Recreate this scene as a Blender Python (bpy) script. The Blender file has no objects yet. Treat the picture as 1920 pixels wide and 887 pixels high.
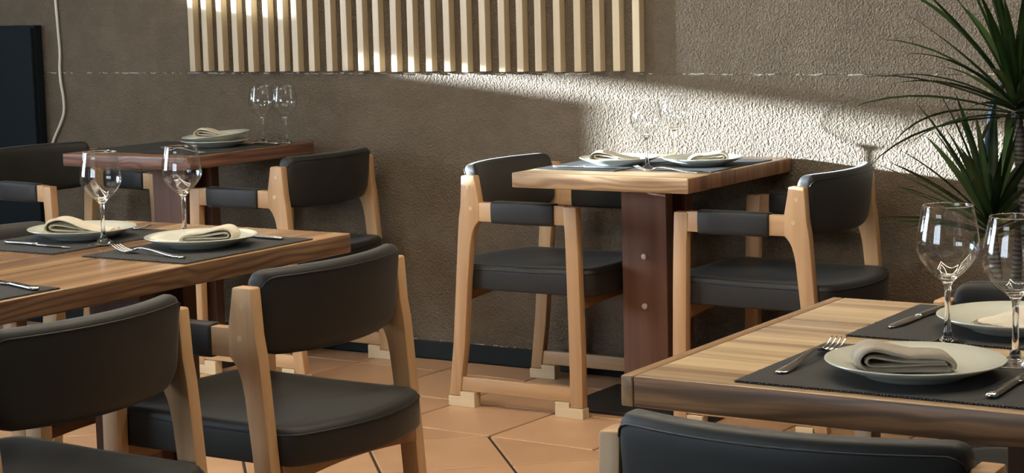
import bpy, bmesh, math, random
from mathutils import Vector, Matrix
random.seed(7)
C = bpy.context.scene.collection
PI = math.pi

# ------------------------------------------------------------------ camera
cam_d = bpy.data.cameras.new('camera'); cam = bpy.data.objects.new('camera', cam_d); C.objects.link(cam)
cam_d.sensor_width = 36.0; cam_d.sensor_fit = 'HORIZONTAL'
cam_d.lens = 3631.2 * 36.0 / 1920.0
cam_d.clip_start = 0.05; cam_d.clip_end = 200
def cam_axes(yaw, pitch, roll):
    f = Vector((-math.sin(yaw)*math.cos(pitch), math.cos(yaw)*math.cos(pitch), -math.sin(pitch)))
    r = Vector((math.cos(yaw), math.sin(yaw), 0)); u = r.cross(f)
    c, s = math.cos(roll), math.sin(roll)
    return c*r + s*u, -s*r + c*u, f
_r, _u, _f = cam_axes(0.5683, 0.1262, -0.0251)
cam.matrix_world = Matrix(((_r.x, _u.x, -_f.x, 0), (_r.y, _u.y, -_f.y, 0), (_r.z, _u.z, -_f.z, 1.3), (0, 0, 0, 1)))
bpy.context.scene.camera = cam

# ------------------------------------------------------------------ world, sun, exposure
W_ = bpy.data.worlds.new('sky'); bpy.context.scene.world = W_; W_.use_nodes = True
bg = W_.node_tree.nodes['Background']; bg.inputs[0].default_value = (0.74, 0.87, 1.0, 1); bg.inputs[1].default_value = 9.0
SUN_DIR = Vector((1.0, 0.30, -0.105))
sun_d = bpy.data.lights.new('sun', 'SUN'); sun = bpy.data.objects.new('sun', sun_d); C.objects.link(sun)
sun_d.energy = 60.0; sun_d.angle = math.radians(0.9); sun_d.color = (0.72, 0.86, 1.0)
sun.rotation_euler = SUN_DIR.to_track_quat('-Z', 'Y').to_euler(); sun.location = (-9, 2, 3)
vs = bpy.context.scene.view_settings
vs.view_transform = 'Standard'; vs.look = 'None'; vs.gamma = 1.0; vs.use_curve_mapping = False
vs.exposure = 0.42
STRIP = 50.0        # strength of the ceiling strip lights

# ------------------------------------------------------------------ helpers
def tag(o, label=None, cat=None, group=None, kind=None):
    if label: o['label'] = label
    if cat: o['category'] = cat
    if group: o['group'] = group
    if kind: o['kind'] = kind
    return o
def thing(name, label, cat, loc=(0, 0, 0), rotz=0, group=None):
    o = bpy.data.objects.new(name, None); C.objects.link(o)
    o.location = loc; o.rotation_euler = (0, 0, rotz); o.empty_display_size = 0.05
    return tag(o, label, cat, group)
def obj(name, bm, mat, parent=None, smooth=False, auto=None):
    me = bpy.data.meshes.new(name)
    bmesh.ops.recalc_face_normals(bm, faces=bm.faces)
    bm.to_mesh(me); bm.free()
    if smooth:
        for p in me.polygons: p.use_smooth = True
    if auto is not None:
        me.set_sharp_from_angle(angle=auto)
    me.materials.append(mat)
    o = bpy.data.objects.new(name, me); C.objects.link(o)
    if parent: o.parent = parent
    return o
def dup(root, loc, rotz, label, group=None):
    r = root.copy(); C.objects.link(r); r.location = loc; r.rotation_euler = (0, 0, rotz); r['label'] = label
    if group: r['group'] = group
    for ch in list(root.children):
        c = ch.copy(); C.objects.link(c); c.parent = r
        for g in list(ch.children):
            d = g.copy(); C.objects.link(d); d.parent = c
    return r
def add_box(bm, x0, x1, y0, y1, z0, z1, bevel=0, seg=2):
    t = bmesh.new()
    r = bmesh.ops.create_cube(t, size=1)
    for v in t.verts:
        v.co = Vector((x0 + (v.co.x+.5)*(x1-x0), y0 + (v.co.y+.5)*(y1-y0), z0 + (v.co.z+.5)*(z1-z0)))
    if bevel: bmesh.ops.bevel(t, geom=t.edges[:], offset=bevel, segments=seg, profile=0.5, affect='EDGES')
    merge(bm, t); return bm
def merge(bm, t):
    vm = {}
    for v in t.verts: vm[v] = bm.verts.new(v.co)
    for f in t.faces:
        try: bm.faces.new([vm[v] for v in f.verts])
        except ValueError: pass
    t.free()
def box(*a, **k):
    return add_box(bmesh.new(), *a, **k)
def prism(pts, a0, a1, axis='y', bevel=0.0, seg=2):
    """closed outline pts, extruded from a0 to a1 along axis ('y': pts are x,z ; 'z': pts are x,y)"""
    t = bmesh.new()
    def mk(p, a): return (p[0], a, p[1]) if axis == 'y' else (p[0], p[1], a)
    lo = [t.verts.new(mk(p, a0)) for p in pts]; hi = [t.verts.new(mk(p, a1)) for p in pts]
    n = len(pts)
    t.faces.new(lo); t.faces.new(hi[::-1])
    for i in range(n): t.faces.new((lo[i], lo[(i+1) % n], hi[(i+1) % n], hi[i]))
    bmesh.ops.recalc_face_normals(t, faces=t.faces)
    if bevel:
        es = [e for e in t.edges if e.calc_face_angle(0) > 0.5]
        bmesh.ops.bevel(t, geom=es, offset=bevel, segments=seg, profile=0.5, affect='EDGES')
    return t
def lathe(prof, n=48):
    t = bmesh.new(); rings = []
    for r, z in prof:
        if r < 1e-6: rings.append([t.verts.new((0, 0, z))])
        else: rings.append([t.verts.new((r*math.cos(2*PI*i/n), r*math.sin(2*PI*i/n), z)) for i in range(n)])
    for a, b in zip(rings[:-1], rings[1:]):
        for i in range(n):
            j = (i+1) % n
            if len(a) == 1 and len(b) == 1: continue
            if len(a) == 1: t.faces.new((a[0], b[j], b[i]))
            elif len(b) == 1: t.faces.new((a[i], a[j], b[0]))
            else: t.faces.new((a[i], a[j], b[j], b[i]))
    return t
def tube(path, r, n=8, bm=None, closed=False):
    bm = bm or bmesh.new(); rings = []; P = [Vector(p) for p in path]; m = len(P)
    rr = r if isinstance(r, (list, tuple)) else [r]*m
    up = Vector((0, 0, 1)); prev = None
    for i, p in enumerate(P):
        if closed: t = (P[(i+1) % m] - P[i-1]).normalized()
        else: t = (P[min(i+1, m-1)] - P[max(i-1, 0)]).normalized()
        if prev is None:
            a = t.cross(up)
            if a.length < 1e-3: a = t.cross(Vector((1, 0, 0)))
        else: a = prev - t*prev.dot(t)
        a.normalize(); prev = a; b = t.cross(a)
        rings.append([bm.verts.new(p + (a*math.cos(2*PI*k/n) + b*math.sin(2*PI*k/n))*rr[i]) for k in range(n)])
    for i in range(m if closed else m-1):
        A, B = rings[i], rings[(i+1) % m]
        for k in range(n): bm.faces.new((A[k], A[(k+1) % n], B[(k+1) % n], B[k]))
    if not closed:
        bm.faces.new(rings[0][::-1]); bm.faces.new(rings[-1])
    return bm
def interp(pts, x):
    for (x0, y0), (x1, y1) in zip(pts[:-1], pts[1:]):
        if x <= x1: 
            t = (x-x0)/(x1-x0); return y0 + (y1-y0)*max(0, t)
    return pts[-1][1]

# ------------------------------------------------------------------ materials
def newmat(name, color=(0.5, 0.5, 0.5), rough=0.5, metal=0.0, spec=0.5):
    m = bpy.data.materials.new(name); m.use_nodes = True
    b = m.node_tree.nodes['Principled BSDF']
    b.inputs['Base Color'].default_value = (*color, 1); b.inputs['Roughness'].default_value = rough
    b.inputs['Metallic'].default_value = metal; b.inputs['Specular IOR Level'].default_value = spec
    return m, m.node_tree.nodes, m.node_tree.links, b
def ramp(n, stops):
    r = n.new('ShaderNodeValToRGB'); e = r.color_ramp.elements
    while len(e) < len(stops): e.new(0.5)
    for el, (p, c) in zip(e, stops): el.position = p; el.color = (*c, 1)
    return r
def coords(n, l, scale=(1, 1, 1), rnd=True, kind='Object'):
    tc = n.new('ShaderNodeTexCoord'); mp = n.new('ShaderNodeMapping'); mp.inputs['Scale'].default_value = scale
    l.new(tc.outputs[kind], mp.inputs['Vector'])
    if rnd:
        oi = n.new('ShaderNodeObjectInfo'); mu = n.new('ShaderNodeMath'); mu.operation = 'MULTIPLY'; mu.inputs[1].default_value = 37.0
        l.new(oi.outputs['Random'], mu.inputs[0]); l.new(mu.outputs[0], mp.inputs['Location'])
    return mp
def noise(n, l, vec, scale, detail=4, rough=0.55, dist=0.0):
    t = n.new('ShaderNodeTexNoise'); t.inputs['Scale'].default_value = scale; t.inputs['Detail'].default_value = detail
    t.inputs['Roughness'].default_value = rough; t.inputs['Distortion'].default_value = dist
    l.new(vec.outputs[0], t.inputs['Vector']); return t
def bump(n, l, height, b, strength=0.3, dist=0.002):
    bp = n.new('ShaderNodeBump'); bp.inputs['Strength'].default_value = strength; bp.inputs['Distance'].default_value = dist
    l.new(height, bp.inputs['Height']); l.new(bp.outputs[0], b.inputs['Normal']); return bp
def mixc(n, l, fac, a, b_, mode='MIX'):
    m = n.new('ShaderNodeMix'); m.data_type = 'RGBA'; m.blend_type = mode
    if isinstance(fac, float): m.inputs[0].default_value = fac
    else: l.new(fac, m.inputs[0])
    for i, v in ((6, a), (7, b_)):
        if isinstance(v, tuple): m.inputs[i].default_value = (*v, 1)
        else: l.new(v, m.inputs[i])
    return m
def wood(name, axis, dark, mid, light, rough=0.42, streak=1.0, fine=1.0, rings=0.5, lines=0):
    m, n, l, b = newmat(name, rough=rough, spec=0.4)
    lo, hi = 1.3*fine, 34.0*fine
    sc = {'x': (lo, hi, hi), 'y': (hi, lo, hi), 'z': (hi, hi, lo)}[axis]
    mp = coords(n, l, sc)
    a = noise(n, l, mp, 1.0, 6, 0.6, 0.6)
    sc2 = tuple(s*0.32 for s in sc); mp2 = coords(n, l, sc2)
    c = noise(n, l, mp2, 1.0, 3, 0.5, 1.6*rings)
    r1 = ramp(n, [(0.33, mid), (0.62, light)]); l.new(a.outputs[0], r1.inputs[0])
    r2 = ramp(n, [(0.44, (1, 1, 1)), (0.66, (0, 0, 0))]); l.new(c.outputs[0], r2.inputs[0])
    mu = n.new('ShaderNodeMath'); mu.operation = 'MULTIPLY_ADD'; mu.inputs[1].default_value = -0.75*streak; mu.inputs[2].default_value = 0.75*streak
    l.new(r2.outputs[0], mu.inputs[0])
    mx = mixc(n, l, mu.outputs[0], r1.outputs[0], dark)
    res = mx.outputs[2]
    if lines:            # growth lines of a sawn edge: wavy, running along the board
        along = (2.2, 0.5, 9) if axis == 'x' else (0.5, 2.2, 9)
        wv = noise(n, l, coords(n, l, along), 1.0, 2, 0.5, 0.5)
        sp = n.new('ShaderNodeSeparateXYZ'); l.new(coords(n, l, (1, 1, 1), rnd=False).outputs[0], sp.inputs[0])
        m1 = n.new('ShaderNodeMath'); m1.operation = 'MULTIPLY'; m1.inputs[1].default_value = lines; l.new(sp.outputs[2], m1.inputs[0])
        m2 = n.new('ShaderNodeMath'); m2.operation = 'MULTIPLY_ADD'; m2.inputs[1].default_value = 34.0; l.new(wv.outputs[0], m2.inputs[0]); l.new(m1.outputs[0], m2.inputs[2])
        m3 = n.new('ShaderNodeMath'); m3.operation = 'SINE'; l.new(m2.outputs[0], m3.inputs[0])
        m4 = n.new('ShaderNodeMath'); m4.operation = 'MULTIPLY_ADD'; m4.inputs[1].default_value = 0.5; m4.inputs[2].default_value = 0.5; l.new(m3.outputs[0], m4.inputs[0])
        rl = ramp(n, [(0.35, (0, 0, 0)), (1.0, (0.62, 0.62, 0.62))]); l.new(m4.outputs[0], rl.inputs[0])
        m5 = mixc(n, l, rl.outputs[0], res, dark); res = m5.outputs[2]
    l.new(res, b.inputs['Base Color'])
    bump(n, l, a.outputs[0], b, 0.12, 0.001)
    return m

# chair wood (grain along each axis)
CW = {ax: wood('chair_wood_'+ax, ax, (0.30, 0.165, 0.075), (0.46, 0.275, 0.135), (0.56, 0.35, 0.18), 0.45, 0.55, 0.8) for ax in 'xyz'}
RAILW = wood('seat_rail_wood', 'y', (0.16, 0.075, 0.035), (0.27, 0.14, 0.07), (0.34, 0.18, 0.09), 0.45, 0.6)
BLOCKW = wood('raw_block_wood', 'x', (0.50, 0.38, 0.23), (0.62, 0.47, 0.28), (0.68, 0.53, 0.33), 0.7, 0.4)
TOPX = wood('table_wood_x', 'x', (0.17, 0.09, 0.045), (0.52, 0.36, 0.195), (0.62, 0.45, 0.26), 0.27, 1.05, 0.75, 1.0)
TOPY = wood('table_wood_y', 'y', (0.12, 0.055, 0.026), (0.34, 0.20, 0.10), (0.45, 0.275, 0.14), 0.27, 1.05, 0.75, 1.0)
TOPD = wood('table_wood_reddish', 'x', (0.075, 0.030, 0.018), (0.19, 0.09, 0.05), (0.26, 0.135, 0.075), 0.3, 1.0, 0.75, 1.0)
COLW = wood('column_wood', 'z', (0.065, 0.03, 0.018), (0.14, 0.068, 0.042), (0.185, 0.09, 0.056), 0.4, 0.8, 0.7)
TOPE = wood('table_edge_wood', 'x', (0.055, 0.025, 0.012), (0.20, 0.092, 0.038), (0.33, 0.165, 0.07), 0.38, 0.6, 2.2, 1.4, lines=330)
TOPEY = wood('table_edge_wood_y', 'y', (0.05, 0.023, 0.012), (0.15, 0.080, 0.042), (0.25, 0.14, 0.075), 0.38, 0.7, 2.2, 1.4, lines=300)
TOPL = wood('table_edge_light', 'x', (0.17, 0.085, 0.04), (0.33, 0.20, 0.10), (0.42, 0.27, 0.14), 0.4, 0.6, 1.5, 1.2, lines=330)
TOPED = wood('table_edge_reddish', 'y', (0.06, 0.025, 0.017), (0.18, 0.085, 0.055), (0.25, 0.125, 0.082), 0.38, 1.0, 2.0, 1.4)
TOPEDX = wood('table_edge_reddish_front', 'x', (0.06, 0.025, 0.017), (0.18, 0.085, 0.055), (0.25, 0.125, 0.082), 0.38, 0.7, 2.0, 1.4, lines=320)
ENDG = wood('end_grain_reddish', 'z', (0.07, 0.028, 0.014), (0.23, 0.105, 0.05), (0.33, 0.165, 0.085), 0.38, 1.0, 1.0, 1.0)
SLATW = wood('slat_wood', 'z', (0.42, 0.31, 0.18), (0.495, 0.38, 0.235), (0.55, 0.44, 0.285), 0.32, 0.35, 0.9)

def leather(name, col, rough):
    m, n, l, b = newmat(name, col, rough, 0, 0.5)
    mp = coords(n, l); v = n.new('ShaderNodeTexVoronoi'); v.inputs['Scale'].default_value = 420
    l.new(mp.outputs[0], v.inputs['Vector'])
    a = noise(n, l, mp, 9, 3)
    r = ramp(n, [(0.3, tuple(c*0.8 for c in col)), (0.7, tuple(c*1.25 for c in col))]); l.new(a.outputs[0], r.inputs[0])
    l.new(r.outputs[0], b.inputs['Base Color'])
    b.inputs['Specular IOR Level'].default_value = 0.42; b.inputs['Sheen Weight'].default_value = 0.10; b.inputs['Sheen Roughness'].default_value = 0.35; b.inputs['Sheen Tint'].default_value = (0.95, 0.95, 0.88, 1)
    bump(n, l, v.outputs['Distance'], b, 0.10, 0.0006)
    return m
LEATHER = leather('black_leather', (0.0150, 0.0142, 0.0126), 0.55)
PIPING, *_ = newmat('leather_piping', (0.012, 0.013, 0.013), 0.5)
DOWEL, *_ = newmat('dowel_wood', (0.62, 0.43, 0.23), 0.5)
IRON, *_ = newmat('black_iron', (0.012, 0.012, 0.013), 0.5)
STEEL, *_ = newmat('polished_steel', (0.72, 0.71, 0.68), 0.17, 1.0)
BOLT, *_ = newmat('pale_bolt', (0.62, 0.58, 0.52), 0.35, 0.3)

# glass
GLASS = bpy.data.materials.new('clear_glass'); GLASS.use_nodes = True
b = GLASS.node_tree.nodes['Principled BSDF']
b.inputs['Transmission Weight'].default_value = 1.0; b.inputs['Roughness'].default_value = 0.0; b.inputs['IOR'].default_value = 1.48
b.inputs['Base Color'].default_value = (0.985, 0.99, 0.99, 1)

THIN = bpy.data.materials.new('thin_glass'); THIN.use_nodes = True
nt = THIN.node_tree; nt.nodes.clear()
_o = nt.nodes.new('ShaderNodeOutputMaterial'); _m = nt.nodes.new('ShaderNodeMixShader'); _t = nt.nodes.new('ShaderNodeBsdfTransparent'); _g = nt.nodes.new('ShaderNodeBsdfGlossy'); _f2 = nt.nodes.new('ShaderNodeFresnel')
_t.inputs[0].default_value = (0.985, 0.99, 0.99, 1); _g.inputs['Roughness'].default_value = 0.0; _f2.inputs[0].default_value = 1.5
_ge = nt.nodes.new('ShaderNodeNewGeometry'); _mr = nt.nodes.new('ShaderNodeMapRange'); _mr.inputs[3].default_value = 1.55; _mr.inputs[4].default_value = 1/1.55
nt.links.new(_ge.outputs['Backfacing'], _mr.inputs[0]); nt.links.new(_mr.outputs[0], _f2.inputs[0])   # each face of the thin wall reflects as glass in air
nt.links.new(_f2.outputs[0], _m.inputs[0]); nt.links.new(_t.outputs[0], _m.inputs[1]); nt.links.new(_g.outputs[0], _m.inputs[2]); nt.links.new(_m.outputs[0], _o.inputs[0])

PLATE, *_ = newmat('glazed_plate', (0.57, 0.58, 0.50), 0.16, 0, 0.5)
def cloth(name, col):
    m, n, l, b = newmat(name, col, 0.9, 0, 0.15)
    mp = coords(n, l); a = noise(n, l, mp, 60, 3)
    r = ramp(n, [(0.3, tuple(c*0.86 for c in col)), (0.7, col)]); l.new(a.outputs[0], r.inputs[0]); l.new(r.outputs[0], b.inputs['Base Color'])
    w = n.new('ShaderNodeTexWave'); w.inputs['Scale'].default_value = 300; l.new(mp.outputs[0], w.inputs['Vector'])
    bump(n, l, w.outputs['Fac'], b, 0.25, 0.0006)
    return m
LINEN = cloth('beige_linen', (0.60, 0.545, 0.43))
LINEN2 = cloth('grey_beige_linen', (0.40, 0.36, 0.295))
# woven mat
MAT, n, l, b = newmat('woven_mat', (0.03, 0.03, 0.03), 0.75, 0, 0.3)
mp = coords(n, l, rnd=False)
w1 = n.new('ShaderNodeTexWave'); w1.inputs['Scale'].default_value = 75; w1.bands_direction = 'X'; l.new(mp.outputs[0], w1.inputs['Vector'])
w2 = n.new('ShaderNodeTexWave'); w2.inputs['Scale'].default_value = 75; w2.bands_direction = 'Y'; l.new(mp.outputs[0], w2.inputs['Vector'])
mm = n.new('ShaderNodeMath'); mm.operation = 'MULTIPLY'; l.new(w1.outputs['Fac'], mm.inputs[0]); l.new(w2.outputs['Fac'], mm.inputs[1])
r = ramp(n, [(0.1, (0.012, 0.012, 0.012)), (0.7, (0.115, 0.115, 0.108))]); l.new(mm.outputs[0], r.inputs[0]); l.new(r.outputs[0], b.inputs['Base Color'])
bump(n, l, mm.outputs[0], b, 0.8, 0.0015)
FRINGE, *_ = newmat('mat_fringe', (0.09, 0.085, 0.075), 0.8)

# stucco wall
WALL, n, l, b = newmat('brown_stucco', (0.15, 0.12, 0.095), 0.8, 0, 0.25)
mp = coords(n, l, rnd=False)
big = noise(n, l, mp, 1.6, 5, 0.6)
blot = noise(n, l, mp, 14, 5, 0.65)
r1 = ramp(n, [(0.3, (0.119, 0.089, 0.058)), (0.7, (0.149, 0.113, 0.077))]); l.new(big.outputs[0], r1.inputs[0])
r2 = ramp(n, [(0.35, (0.86, 0.86, 0.86)), (0.7, (1.06, 1.06, 1.06))]); l.new(blot.outputs[0], r2.inputs[0])
mc = mixc(n, l, 1.0, r1.outputs[0], r2.outputs[0], 'MULTIPLY')
# chipped white paint along the joint of the two plaster coats
sep = n.new('ShaderNodeSeparateXYZ'); tc = n.new('ShaderNodeTexCoord'); l.new(tc.outputs['Object'], sep.inputs[0])
wob = noise(n, l, coords(n, l, (1, 1, 0), rnd=False), 26, 3)
zz = n.new('ShaderNodeMath'); zz.operation = 'MULTIPLY_ADD'; zz.inputs[1].default_value = -0.010; l.new(wob.outputs[0], zz.inputs[0]); l.new(sep.outputs[2], zz.inputs[2])
d1 = n.new('ShaderNodeMath'); d1.operation = 'COMPARE'; d1.inputs[1].default_value = 1.0135; d1.inputs[2].default_value = 0.0022; l.new(zz.outputs[0], d1.inputs[0])
chip = noise(n, l, mp, 22, 4, 0.7)
g1 = n.new('ShaderNodeMath'); g1.operation = 'GREATER_THAN'; g1.inputs[1].default_value = 0.53; l.new(chip.outputs[0], g1.inputs[0])
d2 = n.new('ShaderNodeMath'); d2.operation = 'COMPARE'; d2.inputs[1].default_value = 0.0605; d2.inputs[2].default_value = 0.0018; l.new(zz.outputs[0], d2.inputs[0])
dm = n.new('ShaderNodeMath'); dm.operation = 'MAXIMUM'; l.new(d1.outputs[0], dm.inputs[0]); l.new(d2.outputs[0], dm.inputs[1])
g2 = n.new('ShaderNodeMath'); g2.operation = 'MULTIPLY'; l.new(g1.outputs[0], g2.inputs[0]); l.new(dm.outputs[0], g2.inputs[1])
mc2 = mixc(n, l, g2.outputs[0], mc.outputs[2], (0.46, 0.42, 0.35))
l.new(mc2.outputs[2], b.inputs['Base Color'])
vr = n.new('ShaderNodeTexVoronoi'); vr.feature = 'SMOOTH_F1'; vr.inputs['Scale'].default_value = 145; vr.inputs['Smoothness'].default_value = 0.6
dn = noise(n, l, mp, 60, 2); va = n.new('ShaderNodeVectorMath'); va.operation = 'MULTIPLY_ADD'; va.inputs[1].default_value = (0.02, 0.02, 0.02)
l.new(dn.outputs['Color'], va.inputs[0]); l.new(mp.outputs[0], va.inputs[2]); l.new(va.outputs[0], vr.inputs['Vector'])
nf = noise(n, l, mp, 110, 4, 0.6)
ad = n.new('ShaderNodeMath'); ad.operation = 'MULTIPLY_ADD'; ad.inputs[1].default_value = 0.8; l.new(nf.outputs[0], ad.inputs[0]); l.new(vr.outputs['Distance'], ad.inputs[2])
bump(n, l, ad.outputs[0], b, 0.65, 0.0062)

SHEER = bpy.data.materials.new('added_sheer_curtain'); SHEER.use_nodes = True
nt = SHEER.node_tree; nt.nodes.clear()
_o = nt.nodes.new('ShaderNodeOutputMaterial'); _a = nt.nodes.new('ShaderNodeAddShader'); _t = nt.nodes.new('ShaderNodeBsdfTranslucent'); _d = nt.nodes.new('ShaderNodeBsdfDiffuse')
_t.inputs[0].default_value = (.5, .5, .5, 1); _d.inputs[0].default_value = (.4, .4, .4, 1)
nt.links.new(_t.outputs[0], _a.inputs[0]); nt.links.new(_d.outputs[0], _a.inputs[1]); nt.links.new(_a.outputs[0], _o.inputs[0])
PLAIN, *_ = newmat('plain_wall', (0.20, 0.165, 0.13), 0.85)
CEIL, *_ = newmat('ceiling_paint', (0.42, 0.39, 0.35), 0.9)
BASE, n, l, b = newmat('baseboard_tile', (0.008, 0.012, 0.012), 0.6, 0, 0.25)
GROUT, *_ = newmat('grout', (0.035, 0.026, 0.018), 0.9)
TILE, n, l, b = newmat('terracotta', (0.4, 0.2, 0.1), 0.3, 0, 0.45)
mp = coords(n, l, kind='Object')
a = noise(n, l, mp, 6, 4, 0.5); a2 = noise(n, l, mp, 30, 3, 0.5)
oi = n.new('ShaderNodeObjectInfo')
r1 = ramp(n, [(0.2, (0.52, 0.30, 0.165)), (0.55, (0.58, 0.34, 0.19)), (0.85, (0.64, 0.40, 0.24))]); l.new(a.outputs[0], r1.inputs[0])
r2 = ramp(n, [(0.0, (0.86, 0.84, 0.82)), (1.0, (1.08, 1.08, 1.08))]); l.new(oi.outputs['Random'], r2.inputs[0])
mx = mixc(n, l, 1.0, r1.outputs[0], r2.outputs[0], 'MULTIPLY'); l.new(mx.outputs[2], b.inputs['Base Color'])
rr = ramp(n, [(0.3, (0.22, 0.22, 0.22)), (0.75, (0.42, 0.42, 0.42))]); b.inputs['Roughness'].default_value = 0.36

CABINET, *_ = newmat('black_cabinet_panel', (0.007, 0.011, 0.014), 0.8, 0, 0.15)
CABLEM, *_ = newmat('white_cable', (0.60, 0.56, 0.48), 0.5)
STRIPM = bpy.data.materials.new('strip_light'); STRIPM.use_nodes = True
nt = STRIPM.node_tree; nt.nodes.clear(); em = nt.nodes.new('ShaderNodeEmission'); out = nt.nodes.new('ShaderNodeOutputMaterial')
em.inputs[0].default_value = (1.0, 0.87, 0.68, 1); em.inputs[1].default_value = STRIP; nt.links.new(em.outputs[0], out.inputs[0])
LEAF, n, l, b = newmat('palm_leaf', (0.03, 0.07, 0.02), 0.38, 0, 0.5)
oi = n.new('ShaderNodeObjectInfo')
r = ramp(n, [(0.0, (0.020, 0.050, 0.016)), (0.6, (0.05, 0.105, 0.03)), (1.0, (0.12, 0.18, 0.065))]); l.new(oi.outputs['Random'], r.inputs[0]); l.new(r.outputs[0], b.inputs['Base Color'])
BARK, n, l, b = newmat('palm_bark', (0.16, 0.13, 0.10), 0.8)
mp = coords(n, l, (1, 1, 1)); w = n.new('ShaderNodeTexWave'); w.bands_direction = 'Z'; w.inputs['Scale'].default_value = 28; w.inputs['Distortion'].default_value = 2.0
l.new(mp.outputs[0], w.inputs['Vector'])
r = ramp(n, [(0.2, (0.07, 0.055, 0.045)), (0.8, (0.20, 0.17, 0.14))]); l.new(w.outputs['Fac'], r.inputs[0]); l.new(r.outputs[0], b.inputs['Base Color']); bump(n, l, w.outputs['Fac'], b, 0.5, 0.002)
POTM, *_ = newmat('dark_glazed_pot', (0.012, 0.016, 0.022), 0.15)
SOIL, *_ = newmat('soil', (0.02, 0.014, 0.01), 0.95)
HOOPM, *_ = newmat('glossy_dark_tube', (0.05, 0.075, 0.11), 0.12, 0.6)

# ------------------------------------------------------------------ setting
DW = 5.605                       # back wall plane
XL, XR, YF, ZC = -7.0, 2.2, -2.2, 2.7
bm = bmesh.new()
add_box(bm, XL-.2, XR+.2, DW, DW+.2, 0, 1.0185)
add_box(bm, XL-.2, XR+.2, DW-.003, DW+.2, 1.0185, ZC, bevel=0.0015, seg=1)
tag(obj('wall_back', bm, WALL), kind='structure')
# unseen left wall, openings shaped to throw the sun patches: (y0, y1, [(z0, z1) openings])
bm = bmesh.new()
cols = [(YF, .4, []), (.4, 2.5, [(.9, 2.3)]), (2.5, 3.1, []), (3.1, 3.6, [(1.235, 1.387)]), (3.6, 3.8, [(1.20, 1.387)]), (3.8, 4.0, [(1.112, 1.387)]), (4.0, 4.465, [(1.125, 1.387)]),
        (4.465, 4.72, [(1.33, 1.387)]), (4.72, 4.80, []), (4.80, 4.99, [(1.49, 2.25)]), (4.99, DW, [])]
cols = [(a, b, o + [(1.445, 1.87)]) if 3.55 < b < 4.47 and a > 3.55 else (a, b, o) for a, b, o in cols]
for y0, y1, ops in cols:
    z = 0
    for a0, a1 in ops:
        add_box(bm, XL-.06, XL, y0, y1, z, a0); z = a1
    add_box(bm, XL-.06, XL, y0, y1, z, ZC)
tag(obj('wall_left', bm, PLAIN), kind='structure')
bm = bmesh.new()                 # added unseen louvre: slits let weak sun onto the upper right wall
for k in range(14): add_box(bm, XL-.008, XL-.001, 3.6, 4.40, 1.4475+.03*k, 1.4742+.03*k)
add_box(bm, XL-.03, XL-.001, 4.40, 4.465, 1.445, 1.87)
tag(obj('added_louvre', bm, IRON), kind='structure')
bm = bmesh.new(); A = []; nf_ = 84          # added unseen sheer curtain in folds: diffuses the sun, fills from the left
for k in range(nf_+1):
    y = .36 + 2.18*k/nf_; x = XL + .055 + .022*math.sin(k*.75) + .006*math.sin(k*2.1)
    A.append((bm.verts.new((x, y, .80)), bm.verts.new((x, y, 2.353))))
for p, q_ in zip(A[:-1], A[1:]): bm.faces.new((p[0], q_[0], q_[1], p[1]))
tag(obj('curtain', bm, SHEER, None, True), 'added unseen sheer curtain diffusing daylight from the left wall window', 'curtain')
bm = bmesh.new(); tube([(XL+.055, .30, 2.365), (XL+.055, 2.60, 2.365)], .009, 10, bm)
for y in (.33, 2.57): add_box(bm, XL, XL+.06, y-.008, y+.008, 2.355, 2.375)
tag(obj('added_curtain_rail', bm, IRON, None, True, .6), 'added dark rail carrying the unseen sheer curtain on the left wall', 'curtain rail')
tag(obj('wall_right', box(XR, XR+.2, YF, DW, 0, ZC), PLAIN), kind='structure')
# front wall (behind the camera) with a wide window
bm = bmesh.new()
add_box(bm, XL, -4.4, YF-.2, YF, 0, ZC); add_box(bm, -1.8, XR, YF-.2, YF, 0, ZC)
add_box(bm, -4.4, -1.8, YF-.2, YF, 0, 0.95); add_box(bm, -4.4, -1.8, YF-.2, YF, 2.25, ZC)
tag(obj('wall_front', bm, PLAIN), kind='structure')
bm = bmesh.new()
for x in (-4.4, -3.76, -3.12, -2.48, -1.85): add_box(bm, x, x+.05, YF-.14, YF-.06, .95, 2.25)
add_box(bm, -4.4, -1.8, YF-.14, YF-.06, .95, 1.0); add_box(bm, -4.4, -1.8, YF-.14, YF-.06, 2.20, 2.25)
tag(obj('window_1', bm, IRON), kind='structure')
tag(obj('ceiling', box(XL-.2, XR+.2, YF-.2, DW+.2, ZC, ZC+.1), CEIL), kind='structure')
floor = tag(obj('floor', box(XL-.2, XR+.2, YF-.2, DW+.2, -0.06, -0.004), GROUT), kind='structure')
bm = bmesh.new(); add_box(bm, XL, XR, DW-.014, DW, 0, 0.064, bevel=0.003)
tag(obj('baseboard_back', bm, BASE), kind='structure')

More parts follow.
